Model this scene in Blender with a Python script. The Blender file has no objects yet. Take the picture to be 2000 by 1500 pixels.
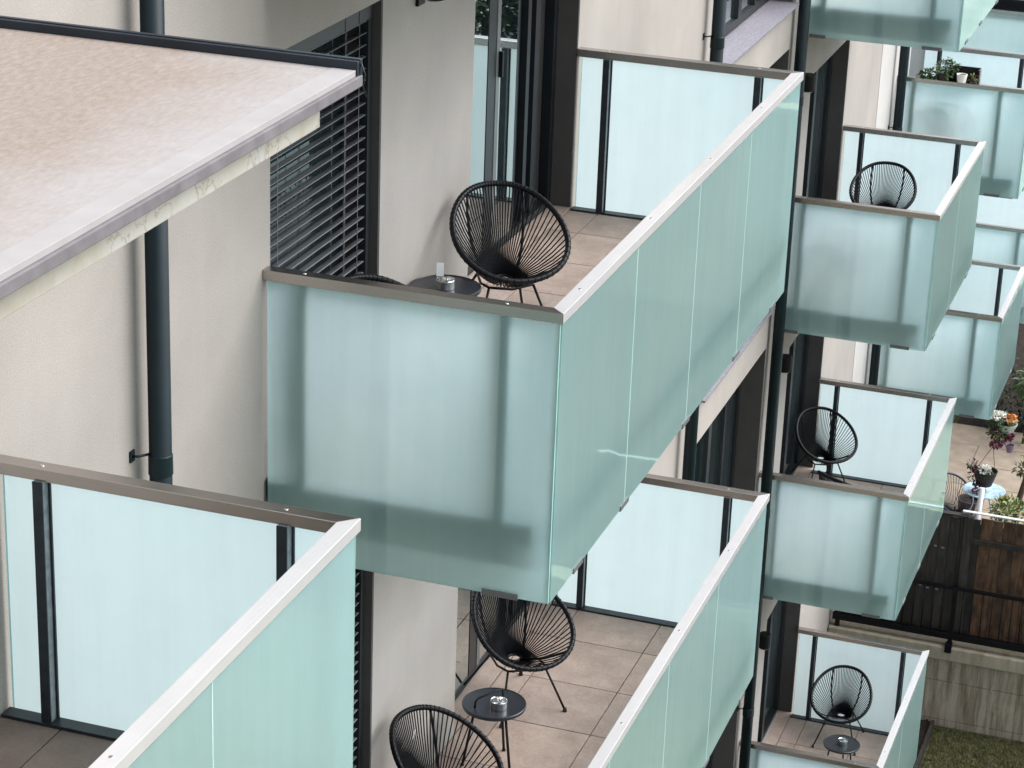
import bpy, bmesh, math, random
from mathutils import Vector, Matrix
random.seed(7)
S = bpy.context.scene
R = math.radians

# ------------------------------------------------------------------ camera
PITCH, YAW, ROLL = R(21.307), R(18.160), R(2.157)
fwd = Vector((-math.cos(PITCH)*math.sin(YAW), math.cos(PITCH)*math.cos(YAW), -math.sin(PITCH)))
rgt0 = Vector((math.cos(YAW), math.sin(YAW), 0))
up0 = rgt0.cross(fwd)
rgt = rgt0*math.cos(ROLL) + up0*math.sin(ROLL)
upv = up0*math.cos(ROLL) - rgt0*math.sin(ROLL)
cd = bpy.data.cameras.new('camera'); cam = bpy.data.objects.new('camera', cd); S.collection.objects.link(cam)
cd.sensor_width = 36; cd.lens = 4731.8/2000*36; cd.clip_start = 0.1; cd.clip_end = 2000
cam.matrix_world = Matrix(((rgt.x, upv.x, -fwd.x, 4.456), (rgt.y, upv.y, -fwd.y, -9.8), (rgt.z, upv.z, -fwd.z, 3.646), (0, 0, 0, 1)))
S.camera = cam

# ------------------------------------------------------------------ light
SUN_EL, SUN_AZ = R(50), R(62)          # azimuth from +Y towards +X
w = bpy.data.worlds.new('World'); S.world = w; w.use_nodes = True
nt = w.node_tree; nt.nodes.clear()
sky = nt.nodes.new('ShaderNodeTexSky'); sky.sky_type = 'NISHITA'; sky.sun_disc = False
sky.sun_elevation = SUN_EL; sky.sun_rotation = SUN_AZ; sky.dust_density = 1.0
hs = nt.nodes.new('ShaderNodeHueSaturation'); hs.inputs['Saturation'].default_value = 0.42
bg = nt.nodes.new('ShaderNodeBackground'); bg.inputs['Strength'].default_value = 0.07
wo = nt.nodes.new('ShaderNodeOutputWorld')
nt.links.new(sky.outputs[0], hs.inputs['Color']); nt.links.new(hs.outputs[0], bg.inputs['Color']); nt.links.new(bg.outputs[0], wo.inputs['Surface'])
sd = bpy.data.lights.new('sun', 'SUN'); sd.energy = 1.5; sd.angle = R(60); sd.color = (1, 0.985, 0.965)
so = bpy.data.objects.new('sun', sd); S.collection.objects.link(so)
sdir = Vector((math.sin(SUN_AZ)*math.cos(SUN_EL), math.cos(SUN_AZ)*math.cos(SUN_EL), math.sin(SUN_EL)))
so.rotation_euler = sdir.to_track_quat('Z', 'Y').to_euler(); so.location = (20, 10, 30)
S.view_settings.view_transform = 'Standard'; S.view_settings.look = 'None'; S.view_settings.gamma = 1
S.view_settings.exposure = 2.08; S.view_settings.use_curve_mapping = False
S.render.engine = 'CYCLES'
S.cycles.use_denoising = True
S.cycles.max_bounces = 12; S.cycles.diffuse_bounces = 5; S.cycles.glossy_bounces = 5; S.cycles.transmission_bounces = 8; S.cycles.transparent_max_bounces = 24

# ------------------------------------------------------------------ materials
def nodes(name):
    m = bpy.data.materials.new(name); m.use_nodes = True
    t = m.node_tree; b = t.nodes['Principled BSDF']
    return m, t, b
def N(t, kind, **kw):
    n = t.nodes.new(kind)
    for k, v in kw.items(): setattr(n, k, v)
    return n
def coords(t, scale=(1, 1, 1), which='Object'):
    tc = N(t, 'ShaderNodeTexCoord'); mp = N(t, 'ShaderNodeMapping'); mp.inputs['Scale'].default_value = scale
    t.links.new(tc.outputs[which], mp.inputs['Vector']); return mp.outputs[0]
def noise(t, vec, scale, detail=3, rough=.5):
    n = N(t, 'ShaderNodeTexNoise'); n.inputs['Scale'].default_value = scale; n.inputs['Detail'].default_value = detail; n.inputs['Roughness'].default_value = rough
    t.links.new(vec, n.inputs['Vector']); return n.outputs['Fac']
def ramp(t, fac, stops):
    r = N(t, 'ShaderNodeValToRGB'); e = r.color_ramp.elements
    while len(e) < len(stops): e.new(0.5)
    for i, (p, c) in enumerate(stops): e[i].position = p; e[i].color = (*c, 1)
    t.links.new(fac, r.inputs['Fac']); return r.outputs['Color']
def mixc(t, a, b, fac, mode='MIX'):
    m = N(t, 'ShaderNodeMix', data_type='RGBA', blend_type=mode)
    for s, v in ((0, fac), (6, a), (7, b)):
        if hasattr(v, 'links'): t.links.new(v, m.inputs[s])
        else: m.inputs[s].default_value = v if s == 0 else (*v, 1)
    return m.outputs[2]
def bump(t, b, h, strength, dist):
    bp = N(t, 'ShaderNodeBump'); bp.inputs['Strength'].default_value = strength; bp.inputs['Distance'].default_value = dist
    t.links.new(h, bp.inputs['Height']); t.links.new(bp.outputs[0], b.inputs['Normal'])
def g(v): return (v, v, v)

def plain(name, col, rough=.5, metal=0, var=.15, scale=6, spec=.5, bumpy=0):
    m, t, b = nodes(name)
    f = noise(t, coords(t), scale, 4)
    lo = tuple(c*(1-var) for c in col); hi = tuple(min(1, c*(1+var)) for c in col)
    t.links.new(ramp(t, f, [(.3, lo), (.7, hi)]), b.inputs['Base Color'])
    b.inputs['Roughness'].default_value = rough; b.inputs['Metallic'].default_value = metal; b.inputs['Specular IOR Level'].default_value = spec
    if bumpy: bump(t, b, noise(t, coords(t), 60, 4), bumpy, .01)
    return m

def stucco(name, col):
    m, t, b = nodes(name); v = coords(t)
    grain = noise(t, v, 130, 3, .6); fine = noise(t, v, 320, 2, .5)
    big = noise(t, v, .9, 5, .6); streak = noise(t, coords(t, (1, 2.6, .35)), 1.0, 5, .65)
    c1 = ramp(t, big, [(.3, tuple(c*.88 for c in col)), (.7, tuple(c*1.08 for c in col))])
    c2 = ramp(t, streak, [(.3, (.945, .94, .93)), (.62, g(1.0))])
    c3 = ramp(t, grain, [(.3, g(.86)), (.7, g(1.08))])
    c = mixc(t, c1, c2, 1.0, 'MULTIPLY'); c = mixc(t, c, c3, 1.0, 'MULTIPLY')
    t.links.new(c, b.inputs['Base Color']); b.inputs['Roughness'].default_value = .95; b.inputs['Specular IOR Level'].default_value = .15
    ad = N(t, 'ShaderNodeMath', operation='ADD'); t.links.new(grain, ad.inputs[0]); t.links.new(fine, ad.inputs[1])
    bump(t, b, ad.outputs[0], .35, .003)
    return m

def steel(name, along, col=(.50, .465, .435), rough=.24):
    m, t, b = nodes(name)
    sc = (3, 260, 260) if along == 'x' else (260, 3, 260)
    line = noise(t, coords(t, sc), 1, 2, .5); sm = noise(t, coords(t), 9, 4, .6)
    c = mixc(t, ramp(t, sm, [(.3, tuple(x*.96 for x in col)), (.7, col)]), ramp(t, line, [(.3, g(.93)), (.7, g(1.0))]), 1.0, 'MULTIPLY')
    t.links.new(c, b.inputs['Base Color'])
    b.inputs['Metallic'].default_value = 1
    r = ramp(t, sm, [(.3, g(rough*.96)), (.75, g(rough*1.06))]); t.links.new(r, b.inputs['Roughness'])
    b.inputs['Anisotropic'].default_value = .85
    cv = N(t, 'ShaderNodeCombineXYZ'); cv.inputs[0].default_value = 1; cv.inputs[1].default_value = 0
    if along == 'y': cv.inputs[0].default_value = 0; cv.inputs[1].default_value = .3; cv.inputs[2].default_value = 1; b.inputs['Metallic'].default_value = .45; b.inputs['Anisotropic'].default_value = .3  # front rails: less metal, so the base itself reads sky-bright
    t.links.new(cv.outputs[0], b.inputs['Tangent'])
    return m

def front_only(t, fac):
    # a skin reflection belongs to the air side of a face; inside the pane there is none
    ge = N(t, 'ShaderNodeNewGeometry'); inv = N(t, 'ShaderNodeMath', operation='SUBTRACT'); inv.inputs[0].default_value = 1
    t.links.new(ge.outputs['Backfacing'], inv.inputs[1]); mu = N(t, 'ShaderNodeMath', operation='MULTIPLY')
    t.links.new(fac, mu.inputs[0]); t.links.new(inv.outputs[0], mu.inputs[1]); return mu.outputs[0]

def frosted(name, lively=0.0):
    """etched outer face of a laminated pane: scatters, lets blurred light through, shiny skin"""
    m = bpy.data.materials.new(name); m.use_nodes = True; t = m.node_tree; t.nodes.clear()
    out = N(t, 'ShaderNodeOutputMaterial')
    v = coords(t)
    sm = noise(t, v, 1.3, 4, .6)
    tint = ramp(t, sm, [(.3, (.885, .97, .99)), (.7, (.92, .98, .995))]); tint2 = ramp(t, sm, [(.3, (.58, .93, .895)), (.7, (.64, .95, .915))])
    streak = ramp(t, noise(t, coords(t, (11, 11, .55)), 1.0, 6, .7), [(.30, g(.93)), (.62, g(1.0))])
    smudge = ramp(t, noise(t, v, 5.5, 5, .7), [(.28, g(.95)), (.55, g(1.0))])
    tint = mixc(t, mixc(t, tint, streak, .8, 'MULTIPLY'), smudge, .8, 'MULTIPLY'); tint2 = mixc(t, tint2, streak, .8, 'MULTIPLY')
    tr = N(t, 'ShaderNodeBsdfTranslucent'); t.links.new(tint, tr.inputs['Color'])
    df = N(t, 'ShaderNodeBsdfDiffuse'); t.links.new(tint2, df.inputs['Color'])
    rf = N(t, 'ShaderNodeBsdfRefraction', distribution='GGX'); rf.inputs['Color'].default_value = (.70, .92, .91, 1); rf.inputs['Roughness'].default_value = .55; rf.inputs['IOR'].default_value = 1.35
    m1 = N(t, 'ShaderNodeMixShader'); m1.inputs[0].default_value = .30
    t.links.new(tr.outputs[0], m1.inputs[1]); t.links.new(df.outputs[0], m1.inputs[2])
    m2 = N(t, 'ShaderNodeMixShader'); m2.inputs[0].default_value = .20
    t.links.new(m1.outputs[0], m2.inputs[1]); t.links.new(rf.outputs[0], m2.inputs[2])
    gl = N(t, 'ShaderNodeBsdfGlossy'); gl.inputs['Roughness'].default_value = .03; gl.inputs['Color'].default_value = (.72, .97, .90, 1)
    wv = noise(t, v, 2.2, 2, .5); bp = N(t, 'ShaderNodeBump'); bp.inputs['Strength'].default_value = .12; bp.inputs['Distance'].default_value = .01
    t.links.new(wv, bp.inputs['Height']); t.links.new(bp.outputs[0], gl.inputs['Normal'])
    fr = N(t, 'ShaderNodeFresnel'); fr.inputs['IOR'].default_value = 1.72
    m3 = N(t, 'ShaderNodeMixShader'); t.links.new(front_only(t, fr.outputs[0]), m3.inputs[0])
    t.links.new(m2.outputs[0], m3.inputs[1]); t.links.new(gl.outputs[0], m3.inputs[2]); t.links.new(m3.outputs[0], out.inputs['Surface'])
    return m

def clear_face(name):
    m = bpy.data.materials.new(name); m.use_nodes = True; t = m.node_tree; t.nodes.clear()
    out = N(t, 'ShaderNodeOutputMaterial')
    tp = N(t, 'ShaderNodeBsdfTransparent'); tp.inputs['Color'].default_value = (.835, .905, .93, 1)
    gl = N(t, 'ShaderNodeBsdfGlossy'); gl.inputs['Roughness'].default_value = .04
    fr = N(t, 'ShaderNodeFresnel'); fr.inputs['IOR'].default_value = 1.45
    sc = N(t, 'ShaderNodeMath', operation='MULTIPLY'); sc.inputs[1].default_value = .8; t.links.new(front_only(t, fr.outputs[0]), sc.inputs[0])
    mx = N(t, 'ShaderNodeMixShader'); t.links.new(sc.outputs[0], mx.inputs[0])
    t.links.new(tp.outputs[0], mx.inputs[1]); t.links.new(gl.outputs[0], mx.inputs[2]); t.links.new(mx.outputs[0], out.inputs['Surface'])
    return m

def dark_glass(name, col=(.012, .02, .022), ior=2.1, coat=.42):
    m = bpy.data.materials.new(name); m.use_nodes = True; t = m.node_tree; t.nodes.clear()
    out = N(t, 'ShaderNodeOutputMaterial'); df = N(t, 'ShaderNodeBsdfDiffuse'); df.inputs['Color'].default_value = (*col, 1)
    gl = N(t, 'ShaderNodeBsdfGlossy'); gl.inputs['Roughness'].default_value = .012; gl.inputs['Color'].default_value = (.90, .97, .96, 1)
    wv = noise(t, coords(t), 1.5, 2); bp = N(t, 'ShaderNodeBump'); bp.inputs['Strength'].default_value = .05; bp.inputs['Distance'].default_value = .01
    t.links.new(wv, bp.inputs['Height']); t.links.new(bp.outputs[0], gl.inputs['Normal'])
    fr = N(t, 'ShaderNodeFresnel'); fr.inputs['IOR'].default_value = ior
    mx0 = N(t, 'ShaderNodeMath', operation='MAXIMUM'); mx0.inputs[1].default_value = coat; t.links.new(fr.outputs[0], mx0.inputs[0])
    mx = N(t, 'ShaderNodeMixShader'); t.links.new(mx0.outputs[0], mx.inputs[0]); t.links.new(df.outputs[0], mx.inputs[1]); t.links.new(gl.outputs[0], mx.inputs[2]); t.links.new(mx.outputs[0], out.inputs['Surface'])
    return m

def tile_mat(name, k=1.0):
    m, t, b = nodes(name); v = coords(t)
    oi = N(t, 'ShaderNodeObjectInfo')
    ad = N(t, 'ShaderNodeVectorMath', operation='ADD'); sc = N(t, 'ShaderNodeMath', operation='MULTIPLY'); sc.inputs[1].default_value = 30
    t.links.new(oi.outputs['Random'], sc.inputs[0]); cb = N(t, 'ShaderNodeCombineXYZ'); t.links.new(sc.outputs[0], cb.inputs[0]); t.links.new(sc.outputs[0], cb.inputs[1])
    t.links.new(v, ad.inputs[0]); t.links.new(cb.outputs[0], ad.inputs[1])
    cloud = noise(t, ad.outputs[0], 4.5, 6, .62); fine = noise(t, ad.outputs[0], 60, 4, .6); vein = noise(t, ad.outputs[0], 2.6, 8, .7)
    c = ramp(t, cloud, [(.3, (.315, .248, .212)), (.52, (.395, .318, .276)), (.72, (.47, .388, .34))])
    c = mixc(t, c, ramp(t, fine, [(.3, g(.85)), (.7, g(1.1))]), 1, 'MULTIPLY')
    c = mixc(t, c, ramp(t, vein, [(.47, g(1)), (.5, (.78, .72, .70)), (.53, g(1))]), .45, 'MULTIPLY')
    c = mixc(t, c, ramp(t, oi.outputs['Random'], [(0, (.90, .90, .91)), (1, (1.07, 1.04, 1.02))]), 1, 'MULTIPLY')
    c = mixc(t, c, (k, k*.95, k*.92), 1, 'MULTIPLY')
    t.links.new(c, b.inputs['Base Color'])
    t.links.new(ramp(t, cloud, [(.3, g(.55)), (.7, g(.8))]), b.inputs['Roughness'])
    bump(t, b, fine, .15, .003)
    return m

def membrane_mat():
    m, t, b = nodes('roof_membrane'); v = coords(t)
    # dirt that has dried in the middle of the roof, clean along the drip edge (y = across, x = out)
    geo = N(t, 'ShaderNodeSeparateXYZ'); t.links.new(v, geo.inputs[0])
    wob = noise(t, v, 1.6, 5, .6); fl = noise(t, coords(t, (3, 1.2, 1)), 16, 6, .75)
    mx = N(t, 'ShaderNodeMath', operation='MULTIPLY_ADD'); mx.inputs[1].default_value = .5; mx.inputs[2].default_value = -.25; t.links.new(wob, mx.inputs[0])
    a = N(t, 'ShaderNodeMath', operation='ADD'); hx = N(t, 'ShaderNodeMath', operation='MULTIPLY'); hx.inputs[1].default_value = .6; t.links.new(geo.outputs['X'], hx.inputs[0]); t.links.new(hx.outputs[0], a.inputs[0]); t.links.new(mx.outputs[0], a.inputs[1])
    dirt = ramp(t, a.outputs[0], [(.58, g(1)), (.84, g(0.15))])
    dcol = ramp(t, fl, [(.3, (.180, .142, .116)), (.5, (.230, .190, .162)), (.72, (.29, .25, .222))])
    ccol = ramp(t, fl, [(.3, (.275, .262, .257)), (.7, (.325, .31, .305))])
    c = mixc(t, ccol, dcol, dirt)
    t.links.new(c, b.inputs['Base Color']); b.inputs['Roughness'].default_value = .7
    bump(t, b, fl, .2, .004)
    return m

def fascia_mat():
    m, t, b = nodes('peeling_render'); v = coords(t, (1, 1, 1.0))
    f = noise(t, v, 2.6, 5, .62); f2 = noise(t, v, 9, 4, .6)
    c = ramp(t, f, [(.30, (.38, .345, .285)), (.50, (.43, .41, .365)), (.60, (.45, .44, .41))])
    c = mixc(t, c, ramp(t, f, [(.54, g(1)), (.55, (.5, .42, .33)), (.56, g(1))]), .6, 'MULTIPLY')
    c = mixc(t, c, ramp(t, f2, [(.36, (.90, .85, .75)), (.5, g(1))]), .6, 'MULTIPLY')
    t.links.new(c, b.inputs['Base Color']); b.inputs['Roughness'].default_value = .9; bump(t, b, f, .15, .004)
    return m

def concrete_mat(name, col=(.30, .28, .23), streak=.9):
    m, t, b = nodes(name); v = coords(t)
    big = noise(t, v, 1.5, 6, .65); st = noise(t, coords(t, (9, 9, .8)), 1.3, 5, .65); fn = noise(t, v, 70, 4, .6); moss = noise(t, v, 3.1, 6, .7)
    c = ramp(t, big, [(.3, tuple(x*.8 for x in col)), (.7, tuple(x*1.15 for x in col))])
    c = mixc(t, c, ramp(t, st, [(.36, (.42, .36, .27)), (.56, g(1.05))]), streak, 'MULTIPLY')
    c = mixc(t, c, ramp(t, moss, [(.56, g(1)), (.72, (.55, .55, .34))]), .8, 'MULTIPLY')
    c = mixc(t, c, ramp(t, fn, [(.3, g(.85)), (.7, g(1.1))]), 1, 'MULTIPLY')
    t.links.new(c, b.inputs['Base Color']); b.inputs['Roughness'].default_value = .9; bump(t, b, fn, .3, .006)
    return m

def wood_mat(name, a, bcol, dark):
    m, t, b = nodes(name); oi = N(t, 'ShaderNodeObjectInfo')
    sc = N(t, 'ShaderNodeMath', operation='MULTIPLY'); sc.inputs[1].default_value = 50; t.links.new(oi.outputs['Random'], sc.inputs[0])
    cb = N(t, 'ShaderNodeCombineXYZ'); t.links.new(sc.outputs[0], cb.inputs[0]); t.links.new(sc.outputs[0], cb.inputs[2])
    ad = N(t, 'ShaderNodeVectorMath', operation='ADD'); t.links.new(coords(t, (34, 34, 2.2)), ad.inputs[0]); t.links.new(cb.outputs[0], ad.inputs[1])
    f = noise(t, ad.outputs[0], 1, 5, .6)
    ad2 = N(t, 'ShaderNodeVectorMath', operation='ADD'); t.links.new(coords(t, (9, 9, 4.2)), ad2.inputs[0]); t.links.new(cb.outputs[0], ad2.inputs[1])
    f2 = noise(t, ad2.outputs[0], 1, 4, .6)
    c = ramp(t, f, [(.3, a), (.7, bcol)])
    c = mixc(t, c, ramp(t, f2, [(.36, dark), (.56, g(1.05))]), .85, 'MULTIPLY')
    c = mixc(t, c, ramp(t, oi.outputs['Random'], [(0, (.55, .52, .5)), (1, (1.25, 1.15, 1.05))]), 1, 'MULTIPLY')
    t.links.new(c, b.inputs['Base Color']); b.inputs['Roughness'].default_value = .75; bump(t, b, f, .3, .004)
    return m

def leaf_mat(name, a, b_):
    m, t, b = nodes(name); f = noise(t, coords(t), 23, 3, .7)
    t.links.new(ramp(t, f, [(.35, a), (.65, b_)]), b.inputs['Base Color']); b.inputs['Roughness'].default_value = .5
    return m

M = {}
M['wall'] = stucco('beige_render', (.342, .314, .289))
M['wall_pale'] = stucco('pale_render', (.47, .455, .44))
M['steel_x'] = steel('brushed_steel_across', 'x'); M['steel_y'] = steel('skylit_steel_along', 'y', (.70, .69, .695))  # along copy is paler: reflected sky put into its base colour
M['chrome'] = plain('polished_steel', (.75, .75, .74), .16, 1, .06, 20)
M['frost'] = frosted('frosted_glass'); M['clear'] = clear_face('glass_inner_face'); M['edge'] = plain('glass_edge', (.34, .56, .52), .2, 0, .1)
M['post'] = plain('dark_coated_steel', (.016, .023, .030), .42, .2, .35, 14)
M['pipe'] = plain('anthracite_pipe', (.004, .012, .016), .45, .0, .25, 5, .3)
M['frame'] = plain('anthracite_frame', (.010, .013, .015), .4, .1, .2)
M['jamb'] = plain('brown_grey_jamb', (.062, .056, .052), .8, 0, .1)
M['black'] = plain('black_powder_coat', (.003, .003, .0045), .42, 0, .3, 6, .25)
M['cord'] = plain('black_cord', (.0025, .0025, .004), .55, 0, .3, 40, .2)
M['rubber'] = plain('black_rubber', (.008, .008, .008), .6)
M['pale_web'] = plain('pale_grey_web', (.22, .245, .255), .5, .2, .25, 30)
M['card'] = plain('white_card', (.80, .80, .78), .6, 0, .03)
M['seal'] = plain('pale_joint_seal', (.50, .66, .63), .35, 0, .05)
M['stile'] = plain('grey_stile', (.12, .125, .125), .45, .2, .1)
M['slat'] = plain('anthracite_slat', (.17, .178, .182), .30, .35, .15)
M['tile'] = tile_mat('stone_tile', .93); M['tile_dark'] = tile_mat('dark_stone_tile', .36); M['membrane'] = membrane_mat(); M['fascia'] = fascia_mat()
M['flash'] = plain('dark_blue_flashing', (.010, .018, .028), .4, .2, .2)
M['edge_metal'] = plain('zinc_drip_edge', (.16, .145, .155), .6, .2, .2, 12)
M['edge_pale'] = plain('pale_edge_strip', (.30, .286, .283), .65, 0, .06, 7)
M['slab'] = plain('slab_concrete', (.16, .142, .128), .9, 0, .12, 4, .2, .2)
M['sill'] = plain('grey_stone_sill', (.17, .16, .185), .7, 0, .3, 60, .4, .2)
M['glass'] = dark_glass('window_glass', coat=.66); M['screen'] = plain('dark_blue_screen', (.008, .014, .020), .6, 0, .4)
M['glass_dim'] = dark_glass('dim_window_glass', (.02, .026, .028), 1.5, .06)
M['concrete'] = concrete_mat('weathered_concrete', (.33, .285, .22)); M['coping'] = concrete_mat('mossy_coping', (.34, .30, .225), .3)
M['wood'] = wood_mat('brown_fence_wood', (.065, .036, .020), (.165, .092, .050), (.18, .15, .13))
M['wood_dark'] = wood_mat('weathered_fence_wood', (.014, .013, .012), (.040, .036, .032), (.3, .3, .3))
M['white'] = plain('white_paint', (.50, .51, .52), .5, 0, .05)
M['plastic_white'] = plain('white_pot', (.76, .74, .70), .5, 0, .05)
M['paving'] = plain('sandstone_paving', (.25, .205, .16), .85, 0, .18, 5, .3, .2)
M['soil'] = plain('dark_soil', (.020, .015, .011), .95, 0, .5, 12, .2, .6)
M['pale_ground'] = plain('pale_mirror_ground', (.36, .37, .34), .9, 0, .25, 1.2)
M['lawn'] = plain('short_lawn', (.070, .072, .026), .95, 0, .5, 9, .2, .8)
M['grassblade'] = leaf_mat('grass_blade', (.05, .05, .018), (.12, .11, .05))
M['leaf_dark'] = leaf_mat('dark_leaf', (.010, .030, .008), (.045, .10, .030))
M['leaf_mid'] = leaf_mat('mid_leaf', (.03, .07, .015), (.09, .16, .04))
M['leaf_lime'] = leaf_mat('lime_leaf', (.12, .16, .03), (.26, .28, .08))
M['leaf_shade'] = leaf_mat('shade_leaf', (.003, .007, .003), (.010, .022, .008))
M['bark'] = plain('bark', (.09, .06, .035), .9, 0, .3, 20)
M['petal_white'] = plain('white_petal', (.80, .80, .74), .6, 0, .05); M['petal_orange'] = plain('orange_petal', (.62, .26, .07), .6, 0, .15)
M['petal_maroon'] = leaf_mat('maroon_petal', (.05, .008, .018), (.16, .03, .06)); M['petal_pink'] = plain('pink_petal', (.35, .10, .17), .6)
M['pot_dark'] = plain('dark_pot', (.018, .015, .017), .5); M['pot_lilac'] = plain('lilac_pot', (.20, .14, .20), .5)
M['pot_brown'] = plain('brown_pot', (.06, .03, .025), .5)
M['blue_table'] = plain('pale_blue_enamel', (.42, .58, .70), .25, 0, .35, 16); M['navy'] = plain('navy_metal', (.02, .035, .06), .4)
M['bowl'] = plain('pale_green_bowl', (.40, .48, .40), .3, 0, .1)
M['brown_wall'] = plain('house_wall', (.55, .53, .49), .9); M['rooftile'] = plain('house_roof', (.12, .07, .05), .9)

# ------------------------------------------------------------------ builders
C = S.collection
def link(name, mesh, parent=None):
    o = bpy.data.objects.new(name, mesh); C.objects.link(o)
    if parent: o.parent = parent
    return o
def tag(o, label=None, cat=None, group=None, kind=None):
    if label: o['label'] = label
    if cat: o['category'] = cat
    if group: o['group'] = group
    if kind: o['kind'] = kind
    return o
def thing(name, label, cat, loc=(0, 0, 0), rz=0, group=None):
    o = bpy.data.objects.new(name, None); C.objects.link(o); o.empty_display_size = .2
    o.location = loc; o.rotation_euler = (0, 0, rz)
    return tag(o, label, cat, group)
def finish(name, bm, mats, parent=None, smooth=False):
    me = bpy.data.meshes.new(name)
    bmesh.ops.recalc_face_normals(bm, faces=bm.faces[:])
    bm.to_mesh(me); bm.free()
    for m in (mats if isinstance(mats, (list, tuple)) else [mats]): me.materials.append(m)
    if smooth:
        for p in me.polygons: p.use_smooth = True
    return link(name, me, parent)
def box_to(bm, lo, hi, bevel=0, mat=0):
    r = bmesh.ops.create_cube(bm, size=1)
    vs = r['verts']
    for v in vs:
        v.co = Vector(((lo[i]+hi[i])/2 + v.co[i]*(hi[i]-lo[i]) for i in range(3)))
    fs = list({f for v in vs for f in v.link_faces})
    for f in fs: f.material_index = mat
    if bevel:
        es = list({e for v in vs for e in v.link_edges})
        bmesh.ops.bevel(bm, geom=es, offset=bevel, segments=2, affect='EDGES', profile=.6)
    return vs
def box(name, lo, hi, mat, parent=None, bevel=0):
    bm = bmesh.new(); box_to(bm, lo, hi, bevel); return finish(name, bm, mat, parent)
def boxes(name, lst, mat, parent=None, bevel=0):
    bm = bmesh.new()
    for lo, hi in lst: box_to(bm, lo, hi, bevel)
    return finish(name, bm, mat, parent)
def prism(name, poly, z0, z1, mat, parent=None, bevel=0):
    bm = bmesh.new()
    lo = [bm.verts.new((x, y, z0)) for x, y in poly]; hi = [bm.verts.new((x, y, z1)) for x, y in poly]
    bm.faces.new(lo[::-1]); bm.faces.new(hi)
    n = len(poly)
    for i in range(n): bm.faces.new((lo[i], lo[(i+1) % n], hi[(i+1) % n], hi[i]))
    if bevel: bmesh.ops.bevel(bm, geom=bm.edges[:], offset=bevel, segments=2, affect='EDGES', profile=.6)
    return finish(name, bm, mat, parent)
def tube_to(bm, pts, rad, n=8, closed=False, mat=0):
    pts = [Vector(p) for p in pts]; k = len(pts); rings = []
    rads = rad if isinstance(rad, (list, tuple)) else [rad]*k
    ref = None
    for i, p in enumerate(pts):
        a = pts[i-1] if (i > 0 or closed) else p; b = pts[(i+1) % k] if (i < k-1 or closed) else p
        d = (b-a).normalized()
        if ref is None: ref = d.orthogonal().normalized()
        ref = (ref - d*ref.dot(d)).normalized(); s = d.cross(ref)
        rings.append([bm.verts.new(p + (ref*math.cos(2*math.pi*j/n) + s*math.sin(2*math.pi*j/n))*rads[i]) for j in range(n)])
    for i in range(k if closed else k-1):
        A, B = rings[i], rings[(i+1) % k]
        off = 0
        if closed and i == k-1:   # twist-free closing
            off = min(range(n), key=lambda o: (A[0].co-B[o].co).length)
        for j in range(n):
            f = bm.faces.new((A[j], A[(j+1) % n], B[(j+1+off) % n], B[(j+off) % n])); f.material_index = mat; f.smooth = True
    if not closed:
        bm.faces.new(rings[0][::-1]).material_index = mat; bm.faces.new(rings[-1]).material_index = mat
def tube(name, pts, rad, mat, parent=None, n=8, closed=False):
    bm = bmesh.new(); tube_to(bm, pts, rad, n, closed); return finish(name, bm, mat, parent)
def lathe(name, prof, mat, parent=None, n=28, loc=(0, 0, 0)):
    bm = bmesh.new(); rings = []
    for r, z in prof:
        if r <= 1e-5: rings.append([bm.verts.new((loc[0], loc[1], loc[2]+z))])
        else: rings.append([bm.verts.new((loc[0]+r*math.cos(2*math.pi*j/n), loc[1]+r*math.sin(2*math.pi*j/n), loc[2]+z)) for j in range(n)])
    for A, B in zip(rings, rings[1:]):
        for j in range(n):
            q = [A[j % len(A)], A[(j+1) % len(A)], B[(j+1) % len(B)], B[j % len(B)]]
            q = list(dict.fromkeys(q))
            if len(q) > 2: bm.faces.new(q)
    return finish(name, bm, mat, parent)
def copy_tree(o, parent=None):
    c = o.copy(); C.objects.link(c)
    if parent: c.parent = parent
    for ch in list(o.children): copy_tree(ch, c)
    return c
def leaves(name, blobs, n, size, mat, parent=None, long=2.0, droop=.3, mats=None):
    """many folded leaf faces through ellipsoids (c, r)"""
    vs, fs, mi = [], [], []
    for i in range(n):
        c, r = random.choice(blobs)
        while True:
            q = Vector((random.uniform(-1, 1), random.uniform(-1, 1), random.uniform(-1, 1)))
            if .12 < q.length < 1: break
        p = Vector((c[0]+q.x*r[0], c[1]+q.y*r[1], c[2]+q.z*r[2]))
        d = (q + Vector((random.uniform(-.7, .7), random.uniform(-.7, .7), random.uniform(-.5, .7)-droop))).normalized()
        s = d.cross(Vector((random.uniform(-.4, .4), random.uniform(-.4, .4), 1))).normalized(); u = s.cross(d)
        L = size*random.uniform(.6, 1.3); W = L/long
        k = len(vs)
        vs += [p, p+d*L*.5+s*W*.5+u*W*.2, p+d*L, p+d*L*.5-s*W*.5+u*W*.2, p+d*L*.5]
        fs += [(k, k+1, k+4), (k+1, k+2, k+4), (k+2, k+3, k+4), (k+3, k, k+4)]
        z = random.randrange(len(mats)) if mats else 0
        mi += [z]*4
    me = bpy.data.meshes.new(name); me.from_pydata([tuple(v) for v in vs], [], fs)
    for m in (mats or [mat]): me.materials.append(m)
    if mats: me.polygons.foreach_set('material_index', mi)
    me.update()
    return link(name, me, parent)

# ------------------------------------------------------------------ ground and terraces (setting)
tag(box('ground', (-400, -400, -10.95), (400, 400, -10.65), M['lawn']), kind='structure')
tag(box('mirrored_pale_ground', (2.6, 27.5, -9.8), (60, 120, -9.50), M['pale_ground']), kind='structure')  # unseen ground, added so the front glass mirrors something pale
tag(box('garden_terrace', (.4, 16.72, -10.6), (14, 60, -9.56), M['soil']), kind='structure')

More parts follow.
